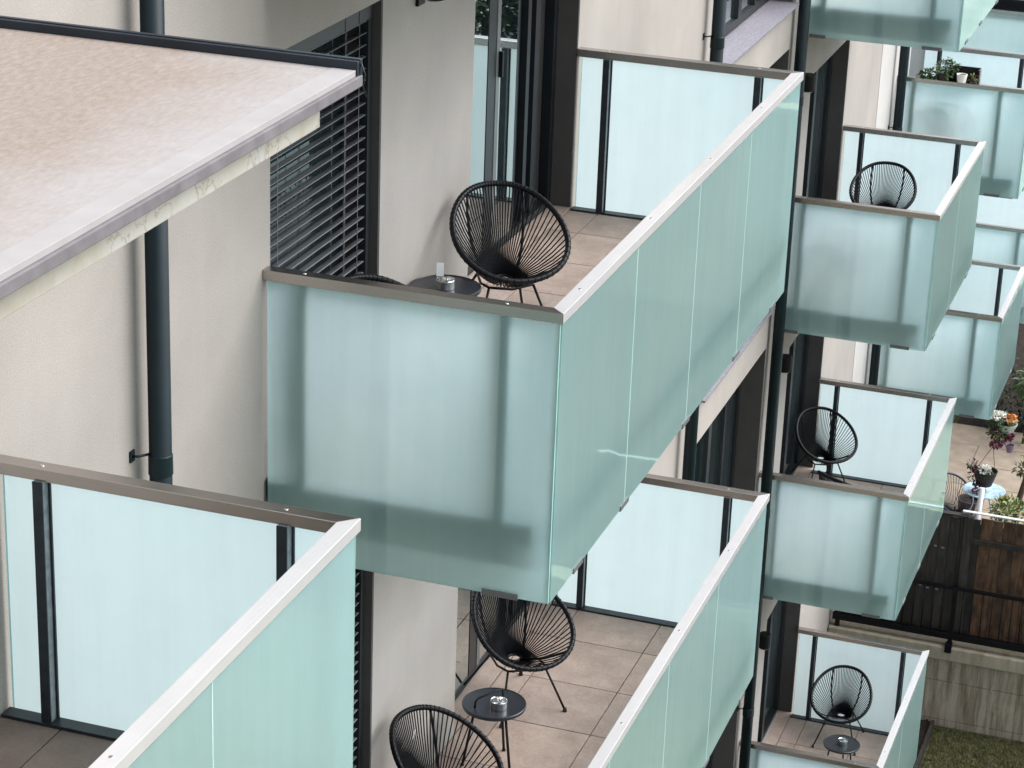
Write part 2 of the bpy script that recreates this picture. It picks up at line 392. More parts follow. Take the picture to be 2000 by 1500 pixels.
# ------------------------------------------------------------------ apartment building: walls with real openings
bld = thing('apartment_building', 'long beige rendered apartment building behind all the glass balconies', 'building', (0, 0, 0))
FL = {2: [-1.08, -3.98], 3: [-1.08, -3.98, -6.75, -9.79]}
opens = []
for zf in FL[2]:
    opens.append((.08, 1.465, zf+.02, zf+2.07)); opens.append((2.872, 4.89, zf+.01, zf+2.07))
for z in (-1.02, -3.92, -6.82, -9.72): opens.append((8.87, 11.5, z, z+2.5))
for zf in FL[3]: opens.append((12.62, 14.47, zf+.01, zf+2.05))
opens2 = [(18.3, 20.6, -4.1, -2.0), (18.3, 20.6, -6.95, -4.85), (22.2, 24.2, -4.1, -2.0), (22.2, 24.2, -6.95, -4.85)]
def wall(name, y0, y1, z0, z1, ops, mat, thick=.34):
    ys = sorted({y0, y1, *[v for o in ops for v in o[:2]]}); zs = sorted({z0, z1, *[v for o in ops for v in o[2:]]})
    bm = bmesh.new(); cache = {}
    def V(x, y, z):
        k = (x, y, z)
        if k not in cache: cache[k] = bm.verts.new(k)
        return cache[k]
    ny, nz = len(ys)-1, len(zs)-1
    solid = lambda i, j: 0 <= i < ny and 0 <= j < nz and not any(o[0]-1e-6 <= ys[i] and ys[i+1] <= o[1]+1e-6 and o[2]-1e-6 <= zs[j] and zs[j+1] <= o[3]+1e-6 for o in ops)
    for i in range(ny):
        for j in range(nz):
            if not solid(i, j): continue
            a, b, c, d = ys[i], ys[i+1], zs[j], zs[j+1]
            for x in (0, -thick): bm.faces.new((V(x, a, c), V(x, b, c), V(x, b, d), V(x, a, d)))
            if not solid(i-1, j): bm.faces.new((V(0, a, c), V(0, a, d), V(-thick, a, d), V(-thick, a, c)))
            if not solid(i+1, j): bm.faces.new((V(0, b, c), V(0, b, d), V(-thick, b, d), V(-thick, b, c)))
            if not solid(i, j-1): bm.faces.new((V(0, a, c), V(0, b, c), V(-thick, b, c), V(-thick, a, c)))
            if not solid(i, j+1): bm.faces.new((V(0, a, d), V(0, b, d), V(-thick, b, d), V(-thick, a, d)))
    return finish(name, bm, mat, bld)
wall('wall', -9.2, 16.46, -11, 5.2, opens, M['wall'])
wall('wall', 16.485, 31, -11, 5.2, opens2, M['wall_pale'])['label'] = 'paler wall strip beyond the joint'
box('expansion_joint', (-.3, 16.455, -11), (-.018, 16.49, 5.2), M['jamb'], bld)
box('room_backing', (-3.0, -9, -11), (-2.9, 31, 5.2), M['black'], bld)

def jamb(y, z0, z1, d, parent):      # dark facing on the far reveal; the reveal's shade is put into its colour
    box('shaded_reveal', (-d, y-.012, z0+.002), (-.004, y-.002, z1-.002), M['jamb'], parent)
def balcony_door(zf, y0=2.872, y1=4.89, h=2.06, depth=.14, kind='wide'):
    z0, z1 = zf+.012, zf+h-.002; x = -depth
    fr = boxes('balcony_door', [((x-.07, y0+.002, z0), (x, y0+.06, z1)), ((x-.07, y1-.075, z0), (x, y1-.014, z1)), ((x-.07, y0+.06, z1-.06), (x, y1-.075, z1)), ((x-.07, y0+.06, z0), (x+.004, y1-.075, z0+.05))], M['frame'], bld, .003)
    jamb(y1, z0, z1, depth, fr)
    if kind == 'wide':
        a, b = y0+.66, y0+1.19
        box('glass_pane', (x-.02, y0+.06, z0+.05), (x-.004, a, z1-.06), M['glass'], fr)
        box('mullion', (x-.06, a, z0+.05), (x, a+.14, z1-.06), M['frame'], fr, .002)
        box('leaf_stile', (x-.06, a+.14, z0+.05), (x+.004, a+.20, z1-.06), M['stile'], fr, .002)
        box('glass_pane', (x-.02, a+.20, z0+.05), (x-.004, b+.01, z1-.06), M['glass'], fr)
        bm = bmesh.new()
        box_to(bm, (x+.006, a+.175, zf+1.14), (x+.03, a+.20, zf+1.30), .004); finish('handle', bm, M['black'], fr)
        yy = b
        for k, wd in enumerate((.10, .13, .07, .12, .09, .10)):
            e = min(yy+wd, y1-.075); dx = (.0, -.035, .01, -.05, .0, -.03)[k]
            box('screen_fold', (x-.09+dx, yy+.002, z0+.05), (x-.02+dx, e-.004, z1-.06), M['screen' if k % 2 else 'frame'], fr); yy = e
    else:
        m = y0+(y1-y0)*.52
        box('glass_pane', (x-.045, y0+.06, z0+.05), (x-.03, m, z1-.06), M['glass_dim'], fr)
        box('mullion', (x-.06, m, z0+.05), (x+.012, m+.10, z1-.06), M['frame'], fr, .003)
        box('glass_pane', (x-.055, m+.10, z0+.05), (x-.04, y1-.075, z1-.06), M['glass_dim'], fr)
    return fr
for zf in FL[2]: balcony_door(zf)
for zf in FL[3]: balcony_door(zf, 12.62, 14.47, 2.04, .16, 'narrow')
for z0, z1 in ((-4.1, -2.0), (-6.95, -4.85)):
    d = boxes('balcony_door', [((-.2, 18.302, z0+.002), (-.13, 18.36, z1-.002)), ((-.2, 19.2, z0+.002), (-.125, 19.27, z1-.002)), ((-.2, 20.53, z0+.002), (-.13, 20.598, z1-.002)), ((-.2, 18.36, z1-.07), (-.13, 20.53, z1-.002))], M['white'], bld)
    box('glass_pane', (-.18, 18.36, z0+.002), (-.165, 19.2, z1-.07), M['glass_dim'], d); box('curtain', (-.185, 19.27, z0+.002), (-.155, 20.53, z1-.07), M['stile'], d)
    d = boxes('balcony_door', [((-.2, 22.202, z0+.002), (-.13, 22.26, z1-.002)), ((-.2, 24.13, z0+.002), (-.13, 24.198, z1-.002))], M['frame'], bld)
    box('glass_pane', (-.18, 22.26, z0+.002), (-.165, 24.13, z1-.002), M['glass_dim'], d)
# stair windows beyond the big balconies, with deep stone sills
for z in (-1.02, -3.92, -6.82, -9.72):
    y0, y1, x, t = 8.87, 11.5, -.22, z+2.5
    wf = boxes('stair_window', [((x-.06, y0+.002, z+.03), (x, y0+.07, t-.002)), ((x-.06, y1-.085, z+.03), (x, y1-.014, t-.002)), ((x-.06, y0+.07, t-.07), (x, y1-.085, t-.002)), ((x-.06, y0+.07, z+.03), (x, y1-.085, z+.10)), ((x-.06, 10.26, z+.10), (x+.01, 10.37, t-.07)), ((x-.06, 10.87, z+.10), (x+.01, 10.93, t-.07))], M['frame'], bld, .003)
    box('glass_pane', (x-.04, y0+.07, z+.10), (x-.025, 10.26, t-.07), M['glass'], wf)
    box('glass_pane', (x-.04, 10.37, z+.10), (x-.025, 10.87, t-.07), M['glass'], wf)
    box('glass_pane', (x-.04, 10.93, z+.10), (x-.025, y1-.085, t-.07), M['glass_dim'], wf)
    jamb(y1, z+.03, t, .22, wf)
    box('window_sill', (x+.004, y0-.03 if False else y0+.004, z+.002), (.06, y1-.016, z+.024), M['sill'], wf, .003)
    box('handle', (x+.01, 10.30, z+.95), (x+.04, 10.33, z+1.1), M['chrome'], wf)

# ------------------------------------------------------------------ venetian blinds in the first window of the big balconies
def blind(zf, label):
    t = thing('venetian_blind', label, 'blinds', (-.075, .09, zf+.03), 0, 'outdoor blinds beside the big balconies')
    h, L = 2.02, 1.29
    me = None
    n = 32
    for i in range(n):
        if me is None:
            bm = bmesh.new(); prof = []
            prof = [(x, .16*x+.0045*(1-(x/.0235)**2)) for x in (-.0235, -.016, -.008, 0, .008, .016, .0235)]
            a = [bm.verts.new((x, 0, z)) for x, z in prof]; b = [bm.verts.new((x, L, z)) for x, z in prof]
            a2 = [bm.verts.new((x-.0012, 0, z-.0016)) for x, z in prof]; b2 = [bm.verts.new((x-.0012, L, z-.0016)) for x, z in prof]
            for k in range(len(prof)-1):
                bm.faces.new((a[k], a[k+1], b[k+1], b[k])); bm.faces.new((a2[k], b2[k], b2[k+1], a2[k+1]))
            for k in (0, len(prof)-1): bm.faces.new((a[k], b[k], b2[k], a2[k]))
            s = finish('slat', bm, M['slat'], t); me = s.data
            for p in me.polygons: p.use_smooth = True
        else: s = link('slat', me, t)
        s.location = (random.uniform(-.001, .001), 0, .05+i*.0608); s.rotation_euler = (0, R(random.uniform(-2.5, 2.5)), 0)
    bm = bmesh.new(); box_to(bm, (-.045, -.004, 0), (.035, L+.004, .022), .003); finish('bottom_bar', bm, M['frame'], t)
    box('guide_rail', (-.03, L+.006, 0), (.03, L+.05, h), M['frame'], t)
    box('guide_rail', (-.03, -.008, 0), (.03, -.002, h), M['frame'], t)
    for yy in (.16, .98, 1.16):
        for dx in (-.034, .036):
            bm = bmesh.new(); tube_to(bm, [(dx, yy, .01), (dx, yy, h)], .0022, 5); finish('ladder_cord', bm, M['sill'], t)
    box('backing_pane', (-.14, 0.0, 0), (-.125, L+.05, h), M['glass_dim'], t)
    box('head_box', (-.12, 0.0, h-.07), (.035, L+.05, h), M['frame'], t)
    return t
blind(-1.08, 'tilted dark outdoor blind in the wall at the near end of the largest upper balcony')
blind(-3.98, 'dark outdoor blind in the wall below the largest balcony, mostly hidden')
for zf in FL[2]:
    box('shaded_reveal', (-.26, 1.452, zf+.022), (-.004, 1.463, zf+2.068), M['jamb'], bld)  # same facing beside the blinds, shade in its dark colour

# ------------------------------------------------------------------ drainpipes and lamps
def pipe(y, z0, z1, r, label, x=.095, joints=()):
    t = thing('drainpipe', label, 'drainpipe', (x, y, z0), 0, 'dark drainpipes on the facade')
    lathe('pipe', [(0, 0), (r, 0), (r, z1-z0), (0, z1-z0)], M['pipe'], t, 24)
    for p in t.children[0].data.polygons: p.use_smooth = len(p.vertices) == 4
    for zj in joints:
        lathe('pipe_socket', [(r+.0005, 0), (r+.0045, .003), (r+.0035, .09), (r+.0005, .095)], M['pipe'], t, 24, (0, 0, zj-z0))
        bm = bmesh.new(); tube_to(bm, [(-x+.008, -.085, zj-z0+.10), (-x+.03, -.08, zj-z0+.10), (-r*.6, -r*.6, zj-z0+.10)], .006, 6); box_to(bm, (-x+.001, -.105, zj-z0+.075), (-x+.008, -.065, zj-z0+.125))
        finish('bracket', bm, M['pipe'], t)
    return t
pipe(-1.262, -11, 5.2, .049, 'drainpipe nearest the camera, behind the roof slab and the near balcony', joints=(-.52, -3.4, 2.4))
pipe(8.30, -11, 5.2, .052, 'drainpipe just beyond the far end of the largest balcony', joints=(-.72, -3.6))
pipe(11.56, -11, 5.2, .054, 'drainpipe between the stair windows and the column of smaller balconies', joints=(-1.95, -6.1, -8.3))
pipe(17.42, -11, 5.2, .054, 'drainpipe past the wall joint beside the plant balcony', joints=(-3.7,))
def lamp(y, z, label):
    t = thing('wall_lamp', label, 'wall lamp', (.0, y, z), 0, 'dark wall lamps beside the balcony doors')
    box('back_plate', (.002, -.05, -.10), (.02, .05, .12), M['black'], t, .004)
    lathe('lamp_body', [(0, .10), (.055, .10), (.062, .09), (.062, -.05), (.055, -.06), (0, -.06)], M['black'], t, 20, (.095, 0, 0))
    lathe('lamp_lens', [(0, -.062), (.045, -.063), (.045, -.068), (0, -.07)], M['bowl'], t, 16, (.095, 0, 0))
    box('arm', (.018, -.018, .0), (.05, .018, .05), M['black'], t)
lamp(1.97, .96, 'wall lamp at the top edge of the photo, over the largest balcony')
lamp(12.0, -1.86, 'wall lamp by the topmost of the smaller balcony doors')
lamp(12.0, -4.66, 'wall lamp by the middle of the smaller balcony doors')
lamp(12.1, -7.73, 'wall lamp by the lowest of the smaller balcony doors')

# ------------------------------------------------------------------ balconies
PIDX = {}
def pane(name, lo, hi, face, parent):
    """slab of glass; 'face' is the frosted outer side"""
    bm = bmesh.new(); box_to(bm, lo, hi)
    o = finish(name, bm, [M['clear'], M['frost'], M['edge']], parent)
    n = {'-y': Vector((0, -1, 0)), '+y': Vector((0, 1, 0)), '+x': Vector((1, 0, 0))}[face]
    ax = 1 if 'y' in face else 0
    for p in o.data.polygons:
        d = p.normal.dot(n)
        p.material_index = 1 if d > .9 else (0 if d < -.9 else 2)
    return o
tile_cache = {}
def tile(x0, x1, y0, y1, z, parent, mat='tile'):
    gx, gy = .0035, .0035
    dx, dy = round(x1-x0-2*gx, 3), round(y1-y0-2*gy, 3)
    if dx < .03 or dy < .03: return
    key = (dx, dy, mat)
    if key not in tile_cache:
        bm = bmesh.new(); box_to(bm, (0, 0, -.02), (dx, dy, 0), .002)
        me = bpy.data.meshes.new('tile'); bm.to_mesh(me); bm.free(); me.materials.append(M[mat]); tile_cache[key] = me
    o = link('tile', tile_cache[key], parent); o.location = (x0+gx, y0+gy, z+random.uniform(-.0006, .0006))
def balcony(y0, y1, zr, P, label, D=1.465, zf=None, joints=(), doors=None, tx=.2, ty=0, near=True, far=True, slab_t=.24, tmat='tile'):
    zf = zr-1.08 if zf is None else zf
    t = thing('balcony', label, 'balcony', (0, y0, zr), 0, 'frosted glass balconies along the facade')
    z = lambda v: v-zr
    L = y1-y0; w, h = .068, .05; gt = .013
    # floor slab, tiles
    box('slab', (.004, .068, z(zf)-slab_t), (D-.07, L-.068, z(zf)-.022), M['slab'], t, .006)
    xs = [0.004]+[tx+.6*k for k in range(4) if tx+.6*k < D-.12]+[D-.085]
    ys = [.08]+[v for v in [ty+.6*k for k in range(-2, 20)] if .12 < v < L-.12]+[L-.08]
    for a, b in zip(xs, xs[1:]):
        for c, d in zip(ys, ys[1:]): tile(a, b, c, d, z(zf), t, tmat)
    if doors:
        tile(-.13, .0045, doors[0]-y0+.01, doors[1]-y0-.015, z(zf)+.013, t)
    # glass
    bot = -P
    if near: pane('glass_pane', (.022, 0, bot), (D-.006, gt, -h+.006), '-y', t)
    if far: pane('glass_pane', (.022, L-gt, bot), (D-.006, L, -h+.006), '+y', t)
    js = [gt+.004]+list(joints)+[L-gt-.004]
    for k, (a, b) in enumerate(zip(js, js[1:])):
        pane('glass_pane', (D-gt, a+(.0030 if k else 0), bot), (D, b-(.0030 if k < len(js)-2 else 0), -h+.006), '+x', t)
    for yy in joints: box('joint_seal', (D-gt+.002, yy-.0028, bot+.003), (D+.0012, yy+.0028, -h+.004), M['seal'], t)
    # rails, mitred at the corners
    o = .010
    if near: prism('handrail', [(.002, -o), (D+o, -o), (D+o-w, w-o), (.002, w-o)], -h, 0, M['steel_x'], t, .0025)
    if far: prism('handrail', [(.002, L+o), (.002, L+o-w), (D+o-w, L+o-w), (D+o, L+o)], -h, 0, M['steel_x'], t, .0025)
    prism('handrail', [(D+o+.0005, -o+.0005), (D+o+.0005, L+o-.0005), (D+o-w+.0005, L+o-w), (D+o-w+.0005, w-o)], -h, .0006, M['steel_y'], t, .0025)
    for yy in ([w*.5-o] if near else [])+([L+o-w*.5] if far else []):
        for xx in (.20, D-.27): lathe('screw', [(.0085, 0), (.008, .0022), (0, .003)], M['chrome'], t, 12, (xx, yy, 0))
    for k in range(max(2, int(L/1.2))): lathe('screw', [(.0075, 0), (.007, .0018), (0, .0025)], M['chrome'], t, 10, (D-.025, .35+k*1.2, .0006))
    # posts, base profiles
    for yy, s in ([(gt+.003, 1)] if near else [])+([(L-gt-.003, -1)] if far else []):
        for xx in (.175, 1.172):
            bm = bmesh.new(); a, b = sorted((yy, yy+s*.010)); box_to(bm, (xx, a, z(zf)-.21), (xx+.056, b, -h))
            a, b = sorted((yy+s*.010, yy+s*.050)); box_to(bm, (xx+.008, a, z(zf)-.21), (xx+.046, b, -h), 0, 1)
            a, b = sorted((yy+s*.050, yy+s*.056)); box_to(bm, (xx+.006, a, z(zf)-.21), (xx+.048, b, -h)); finish('post', bm, [M['post'], M['pale_web']], t)  # dark plate and cap with a paler grey web between
        a, b = sorted((yy, yy+s*.066)); box('base_profile', (.01, a, z(zf)-.10), (D-.085, b, z(zf)+.012), M['post'], t)
    box('base_profile', (D-.084, .08, z(zf)-.10), (D-gt-.03, L-.08, z(zf)+.006), M['post'], t)
    # clamps under the glass edge
    for yy, s in ([(0, -1)] if near else [])+([(L, 1)] if far else []):
        for xx in ((.09, .24), (1.13, 1.31)):
            a, b = sorted((yy+s*.006, yy-s*.03)); box('clamp', (xx[0], a, bot-.010), (xx[1], b, bot+.022), M['stile'], t, .003)
    for yy in list(joints)+[.45, L-.35]: box('clamp', (D-.03, yy-.075, bot-.010), (D+.006, yy+.075, bot+.020), M['stile'], t, .003)
    return t
bal = {}
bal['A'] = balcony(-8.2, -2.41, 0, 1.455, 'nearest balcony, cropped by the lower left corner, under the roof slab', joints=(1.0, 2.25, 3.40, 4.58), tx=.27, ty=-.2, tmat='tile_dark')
bal['B'] = balcony(0, 4.93, 0, 1.455, 'largest whole balcony in the centre, with a shell chair and small table', joints=(1.245, 2.46, 3.62), doors=(2.872, 4.89), ty=.2)
bal['U'] = balcony(0, 4.93, 2.92, 1.455, 'balcony one storey above the largest one, just over the top edge of the photo', joints=(1.245, 2.46, 3.62), ty=.2)
bal['C'] = balcony(0, 4.93, -2.9, 1.37, 'balcony directly below the largest one, with two chairs and a round table', joints=(1.245, 2.46, 3.62), doors=(2.872, 4.89), ty=.2)
bal['D'] = balcony(11.9, 14.6, -.02, 1.36, 'small balcony cut off by the top edge, only its glass base in view', joints=(1.3,), ty=.3)
bal['E'] = balcony(11.75, 14.54, -2.88, 1.34, 'topmost small balcony with an open deck and a single chair by its far glass', zf=-3.98, joints=(1.3,), doors=(12.62, 14.47), ty=.3)
bal['F'] = balcony(11.62, 14.42, -5.66, 1.33, 'middle small balcony, with a chair beside the dark door', zf=-6.75, joints=(1.3,), doors=(12.62, 14.47), ty=.3)
bal['G'] = balcony(11.68, 14.45, -8.68, 1.36, 'lowest small balcony near the lawn, with a chair and black table', zf=-9.79, joints=(1.3,), doors=(12.62, 14.47), ty=.3)
bal['H'] = balcony(17.65, 19.45, -3.06, 1.29, 'balcony with potted plants on its rail, upper right', D=1.53, joints=())
bal['I'] = balcony(17.65, 19.75, -5.82, 1.30, 'balcony over the paved patio, just above the hanging flowers', D=1.50)
bal['J'] = balcony(21.2, 23.6, -2.93, 1.30, 'farthest balcony at the upper right corner, dark inside', D=1.47)
bal['K'] = balcony(21.35, 23.7, -5.83, 1.30, 'farthest balcony at the right edge below the plant balcony', D=1.47)

# ------------------------------------------------------------------ canopy roof over the nearest balcony
can = thing('roof_slab', 'projecting flat roof slab with a dirty membrane top and dark upstand edge', 'roof', (0, -2.47, 1.68))
Lc = 6.4
box('membrane', (.004, -Lc, -.02), (1.40, -.055, 0), M['membrane'], can)
box('edge_strip', (1.40, -Lc, -.02), (1.485, -.055, .0015), M['edge_pale'], can, .002)
box('drip_edge', (1.43, -Lc, -.058), (1.497, -.02, -.0205), M['edge_metal'], can, .003)
bm = bmesh.new(); box_to(bm, (.004, -.054, -.03), (1.49, -.034, .030), .003); box_to(bm, (.004, -.0335, -.06), (1.492, -.012, .034), .003); finish('upstand', bm, M['flash'], can)
boxes('soffit_board', [((.004, -Lc, -.165), (1.42, -.20, -.059)), ], M['fascia'], can, .004)
box('corner_flashing', (1.40, -.19, -.085), (1.45, -.02, -.059), M['flash'], can)
tube('edge_wire', [(1.494, -.03, .02), (1.502, -.015, -.02), (1.497, -.02, -.06), (1.503, .0, -.10)], .003, M['post'], can, 5)

# ------------------------------------------------------------------ shell chairs
RW, RL, PHI, BEND, ZC = .614, .785, .546, .683, .50
def ring_pt(t):
    # egg shaped rim: low wide front, higher narrower back
    u = -math.cos(t)
    y = RL/2*(math.sin(PHI+BEND*u)-math.sin(PHI))/BEND
    z = ZC+RL/2*(math.cos(PHI)-math.cos(PHI+BEND*u))/BEND+.17*math.sin(t)**2
    return Vector((math.sin(t)*RW/2*(1+.378*math.cos(t)), y, z))
HOLE = Vector((0, .0, .315)); HR = .046
def make_chair(label):
    t = thing('string_chair', label, 'chair', (0, 0, 0), 0, 'black string shell chairs')
    n = 72
    tube('rim', [ring_pt(2*math.pi*i/n) for i in range(n)], .0165, M['black'], t, 10, True)
    hp = lambda a, k=1: HOLE+Vector((math.sin(a)*HR*k, -math.cos(a)*HR*.8*k, .004*-math.cos(a)))
    tube('seat_ring', [hp(2*math.pi*i/24) for i in range(24)], .009, M['black'], t, 8, True)
    bm = bmesh.new(); nc = 68
    def bulge(P, Q, s):
        p = P.lerp(Q, s); k = 4*s*(1-s)
        return p+Vector((0, .012, -.040))*k
    for i in range(nc):
        a = 2*math.pi*(i+.5)/nc
        P, Q = ring_pt(a), hp(a)
        tube_to(bm, [bulge(P, Q, s) for s in (0, .25, .5, .75, 1)], .0042, 5)
    # cord windings where the strings wrap the rim
    for i in range(nc):
        a = 2*math.pi*(i+.5)/nc
        p = ring_pt(a); d = (ring_pt(a+.02)-ring_pt(a-.02)).normalized()
        tube_to(bm, [p-d*.005, p+d*.005], .0178, 7)
    tag(finish('cords', bm, M['cord'], t), kind='stuff')
    for s in (-1, 1):
        P = ring_pt(math.pi+s*.80); Q = HOLE+Vector((-s*.085, .03, .012))
        tube('support_bar', [bulge(P, Q, k)+Vector((-s*.03*4*k*(1-k), .006, -.006)) for k in (0, .2, .4, .6, .8, 1)], .0085, M['black'], t, 8)
        P = ring_pt(s*.55)
        tube('support_bar', [P, P.lerp(hp(s*.5), .5)+Vector((0, 0, -.02)), hp(s*.5)], .0085, M['black'], t, 8)
    for sx in (-1, 1):
        for top, foot in (((.13, -.15, .318), (.235, -.27, .012)), ((.12, .10, .318), (.225, .28, .012))):
            a = Vector((sx*top[0], top[1], top[2])); b = Vector((sx*foot[0], foot[1], foot[2]))
            lg = tube('leg', [a, b], .0078, M['black'], t, 8)
            lathe('rubber_foot', [(0, 0), (.015, 0), (.014, .012), (.010, .026), (0, .026)], M['rubber'], lg, 10, (b.x, b.y, 0.0))
    tube('under_frame', [(.13, -.15, .318), (.0, -.17, .305), (-.13, -.15, .318), (-.14, -.03, .305), (-.12, .10, .318), (0, .11, .305), (.12, .10, .318), (.14, -.03, .305)], .0078, M['black'], t, 8, True)
    return t
chair0 = make_chair('shell chair facing outward beside the table on the largest balcony')
def chair(x, y, z, rz, label, first=[True]):
    if first[0]: c = chair0; first[0] = False
    else: c = copy_tree(chair0)
    c.location = (x, y, z); c.rotation_euler = (0, 0, rz); c['label'] = label
    return c
chair(.35, 2.48, -1.08, .65, 'string chair by the glass door on the largest balcony, its whole shell in view')
chair(.33, .70, -1.08, 1.2, 'string chair hidden behind the near rail of the largest balcony, only its rim showing')
chair(.20, 3.43, -3.98, .85, 'string chair in front of the glass door, on the balcony below the largest one')
chair(.345, 1.60, -3.98, 1.2, 'string chair cropped by the bottom edge, its back to the wall')
chair(.55, 14.12, -3.98, .05, 'string chair standing against the far glass on the topmost small balcony')
chair(.62, 12.15, -3.98, 3.2, 'string chair seen only as a shadow through frosted glass, topmost small balcony')
chair(.15, 14.05, -6.75, .62, 'string chair half in the shade of the door on the middle small balcony')
chair(.66, 12.66, -6.75, 2.6, 'string chair whose rim just shows over the near rail, middle small balcony')
chair(.63, 14.07, -9.79, .0, 'string chair beside the round table on the lowest small balcony')
chair(.55, 17.96, -4.14, 3.1, 'dark chair showing as a dome through frosted glass, plant balcony')

# ------------------------------------------------------------------ side tables and what stands on them
def make_table(label, handle=False):
    t = thing('side_table', label, 'side table', (0, 0, 0), 0, 'small round black side tables')
    lathe('table_top', [(0, .405), (.185, .405), (.196, .409), (.198, .418), (.198, .428), (.193, .431), (.190, .4255), (0, .425)], M['black_top'], t, 48)
    for k in range(3):
        a = 2*math.pi*k/3+.5
        p, q = Vector((math.cos(a)*.115, math.sin(a)*.115, .405)), Vector((math.cos(a)*.185, math.sin(a)*.185, .004))
        lg = tube('leg', [p, q], .0085, M['black'], t, 8)
        lathe('rubber_foot', [(0, 0), (.012, 0), (.012, .012), (0, .014)], M['rubber'], lg, 10, (q.x, q.y, 0))
    return t
M['black_top'] = plain('satin_black_top', (.016, .018, .024), .28, 0, .2, 5)
tb = make_table('round black side table pushed to the wall on the largest balcony'); tb.location = (.215, 1.90, -1.08)
tc = copy_tree(tb); tc.location = (.345, 2.62, -3.98); tc.rotation_euler = (0, 0, 1.0); tc['label'] = 'round black side table with a bent handle, between the chairs of the balcony below'
tube('handle', [(-.13, .025, .424), (-.126, .024, .468), (-.108, .022, .484), (.045, .008, .506), (.068, .006, .494), (.077, .005, .424)], .0065, M['black'], tc, 8)
tg = copy_tree(tb); tg.location = (.80, 13.24, -9.79); tg.rotation_euler = (0, 0, .4); tg['label'] = 'round black side table on the lowest small balcony'
for c in (tc, tg):
    pass
def ashtray(x, y, z, label):
    t = thing('ashtray', label, 'ashtray', (x, y, z), 0, 'steel ashtrays on the side tables')
    lathe('bowl', [(0, 0), (.050, 0), (.0515, .003), (.0515, .050), (.050, .052), (.047, .050), (.047, .012), (0, .010)], M['chrome'], t, 36)
    bm = bmesh.new(); box_to(bm, (-.006, -.046, .026), (.006, .046, .029)); finish('crossbar', bm, M['chrome'], t)
    return t
ashtray(.225, 1.88, -1.08+.4255, 'round steel ashtray on the table of the largest balcony')
ashtray(.388, 2.580, -3.98+.4255, 'round steel ashtray beside the bent handle on the table of the balcony below')
ashtray(.81, 13.24, -9.79+.4255, 'small bright ashtray on the table of the lowest small balcony')
cdm = thing('folded_card', 'white folded card standing at the back of the table, beside the steel ashtray', 'card', (.128, 2.055, -1.08+.4255), .35)
bm = bmesh.new(); box_to(bm, (-.02, 0, 0), (.02, .002, .075)); box_to(bm, (-.02, .0025, 0), (.02, .03, .002)); bmesh.ops.rotate(bm, verts=bm.verts, cent=(0, 0, 0), matrix=Matrix.Rotation(R(-8), 3, 'X')); finish('card', bm, M['card'], cdm)
lf = thing('paper_tag', 'small white paper tag caught in the cords of the cropped chair', 'paper tag', (.17, 1.70, -3.34), 0)
bm = bmesh.new(); v = [bm.verts.new(p) for p in ((0, -.018, .0), (.004, 0, .05), (0, .014, .035), (-.004, .006, -.035), (-.002, -.016, -.02))]; bm.faces.new(v)
r = bmesh.ops.extrude_face_region(bm, geom=bm.faces[:]); bmesh.ops.translate(bm, verts=[q for q in r['geom'] if isinstance(q, bmesh.types.BMVert)], vec=(.002, 0, 0)); finish('paper', bm, M['card'], lf)

# ------------------------------------------------------------------ plants on the upper right balcony
zr = -3.06
tr = thing('planter_tray', 'black open planter box leaning behind the rail of the plant balcony', 'planter', (.72, 17.80, zr-.02))
bm = bmesh.new(); box_to(bm, (-.16, .03, -.02), (.20, .05, .17)); box_to(bm, (-.16, -.06, -.03), (.20, .03, -.01)); box_to(bm, (.185, -.06, -.02), (.20, .05, .16)); finish('tray', bm, M['black'], tr)
bm = bmesh.new(); box_to(bm, (.201, -.06, -.02), (.212, .055, .165)); finish('side_lip', bm, M['sill'], tr)
wp = thing('flower_pot', 'small white flower pot on the rail beside the trailing plant', 'flower pot', (.735, 17.69, zr+.001))
lathe('pot', [(0, 0), (.050, 0), (.062, .085), (.062, .09), (.056, .09), (.052, .07), (0, .07)], M['plastic_white'], wp, 24); lathe('soil', [(0, .074), (.0535, .074)], M['soil'], wp, 20)
pl = thing('potted_plant', 'trailing dark green plant on the rail of the plant balcony', 'plant', (.50, 17.72, zr))
leaves('foliage', [((.03, .02, .12), (.12, .10, .10)), ((-.10, .02, .04), (.14, .07, .05)), ((.08, .05, .16), (.08, .07, .07)), ((-.20, .0, .02), (.07, .05, .03))], 420, .055, M['leaf_dark'], pl, 1.7, .25, [M['leaf_dark'], M['leaf_dark'], M['leaf_mid']])
lathe('pot', [(0, .002), (.05, .002), (.065, .08), (.06, .08), (0, .07)], M['pot_dark'], pl, 20)
gg = thing('dried_plant', 'small withered plant between the white pot and the tray edge', 'plant', (.87, 17.72, zr))
leaves('foliage', [((0, 0, .05), (.05, .05, .05))], 60, .04, M['leaf_lime'], gg, 2.5, .2, [M['bark'], M['leaf_lime']])
lathe('pot', [(0, .002), (.03, .002), (.036, .045), (0, .045)], M['pot_dark'], gg, 16)
jp = thing('planter_box', 'black planter box along the rail of the farthest upper balcony', 'planter', (.72, 21.5, -2.99)); box('box', (-.35, -.06, -.1), (.75, .10, .16), M['black'], jp, .005)

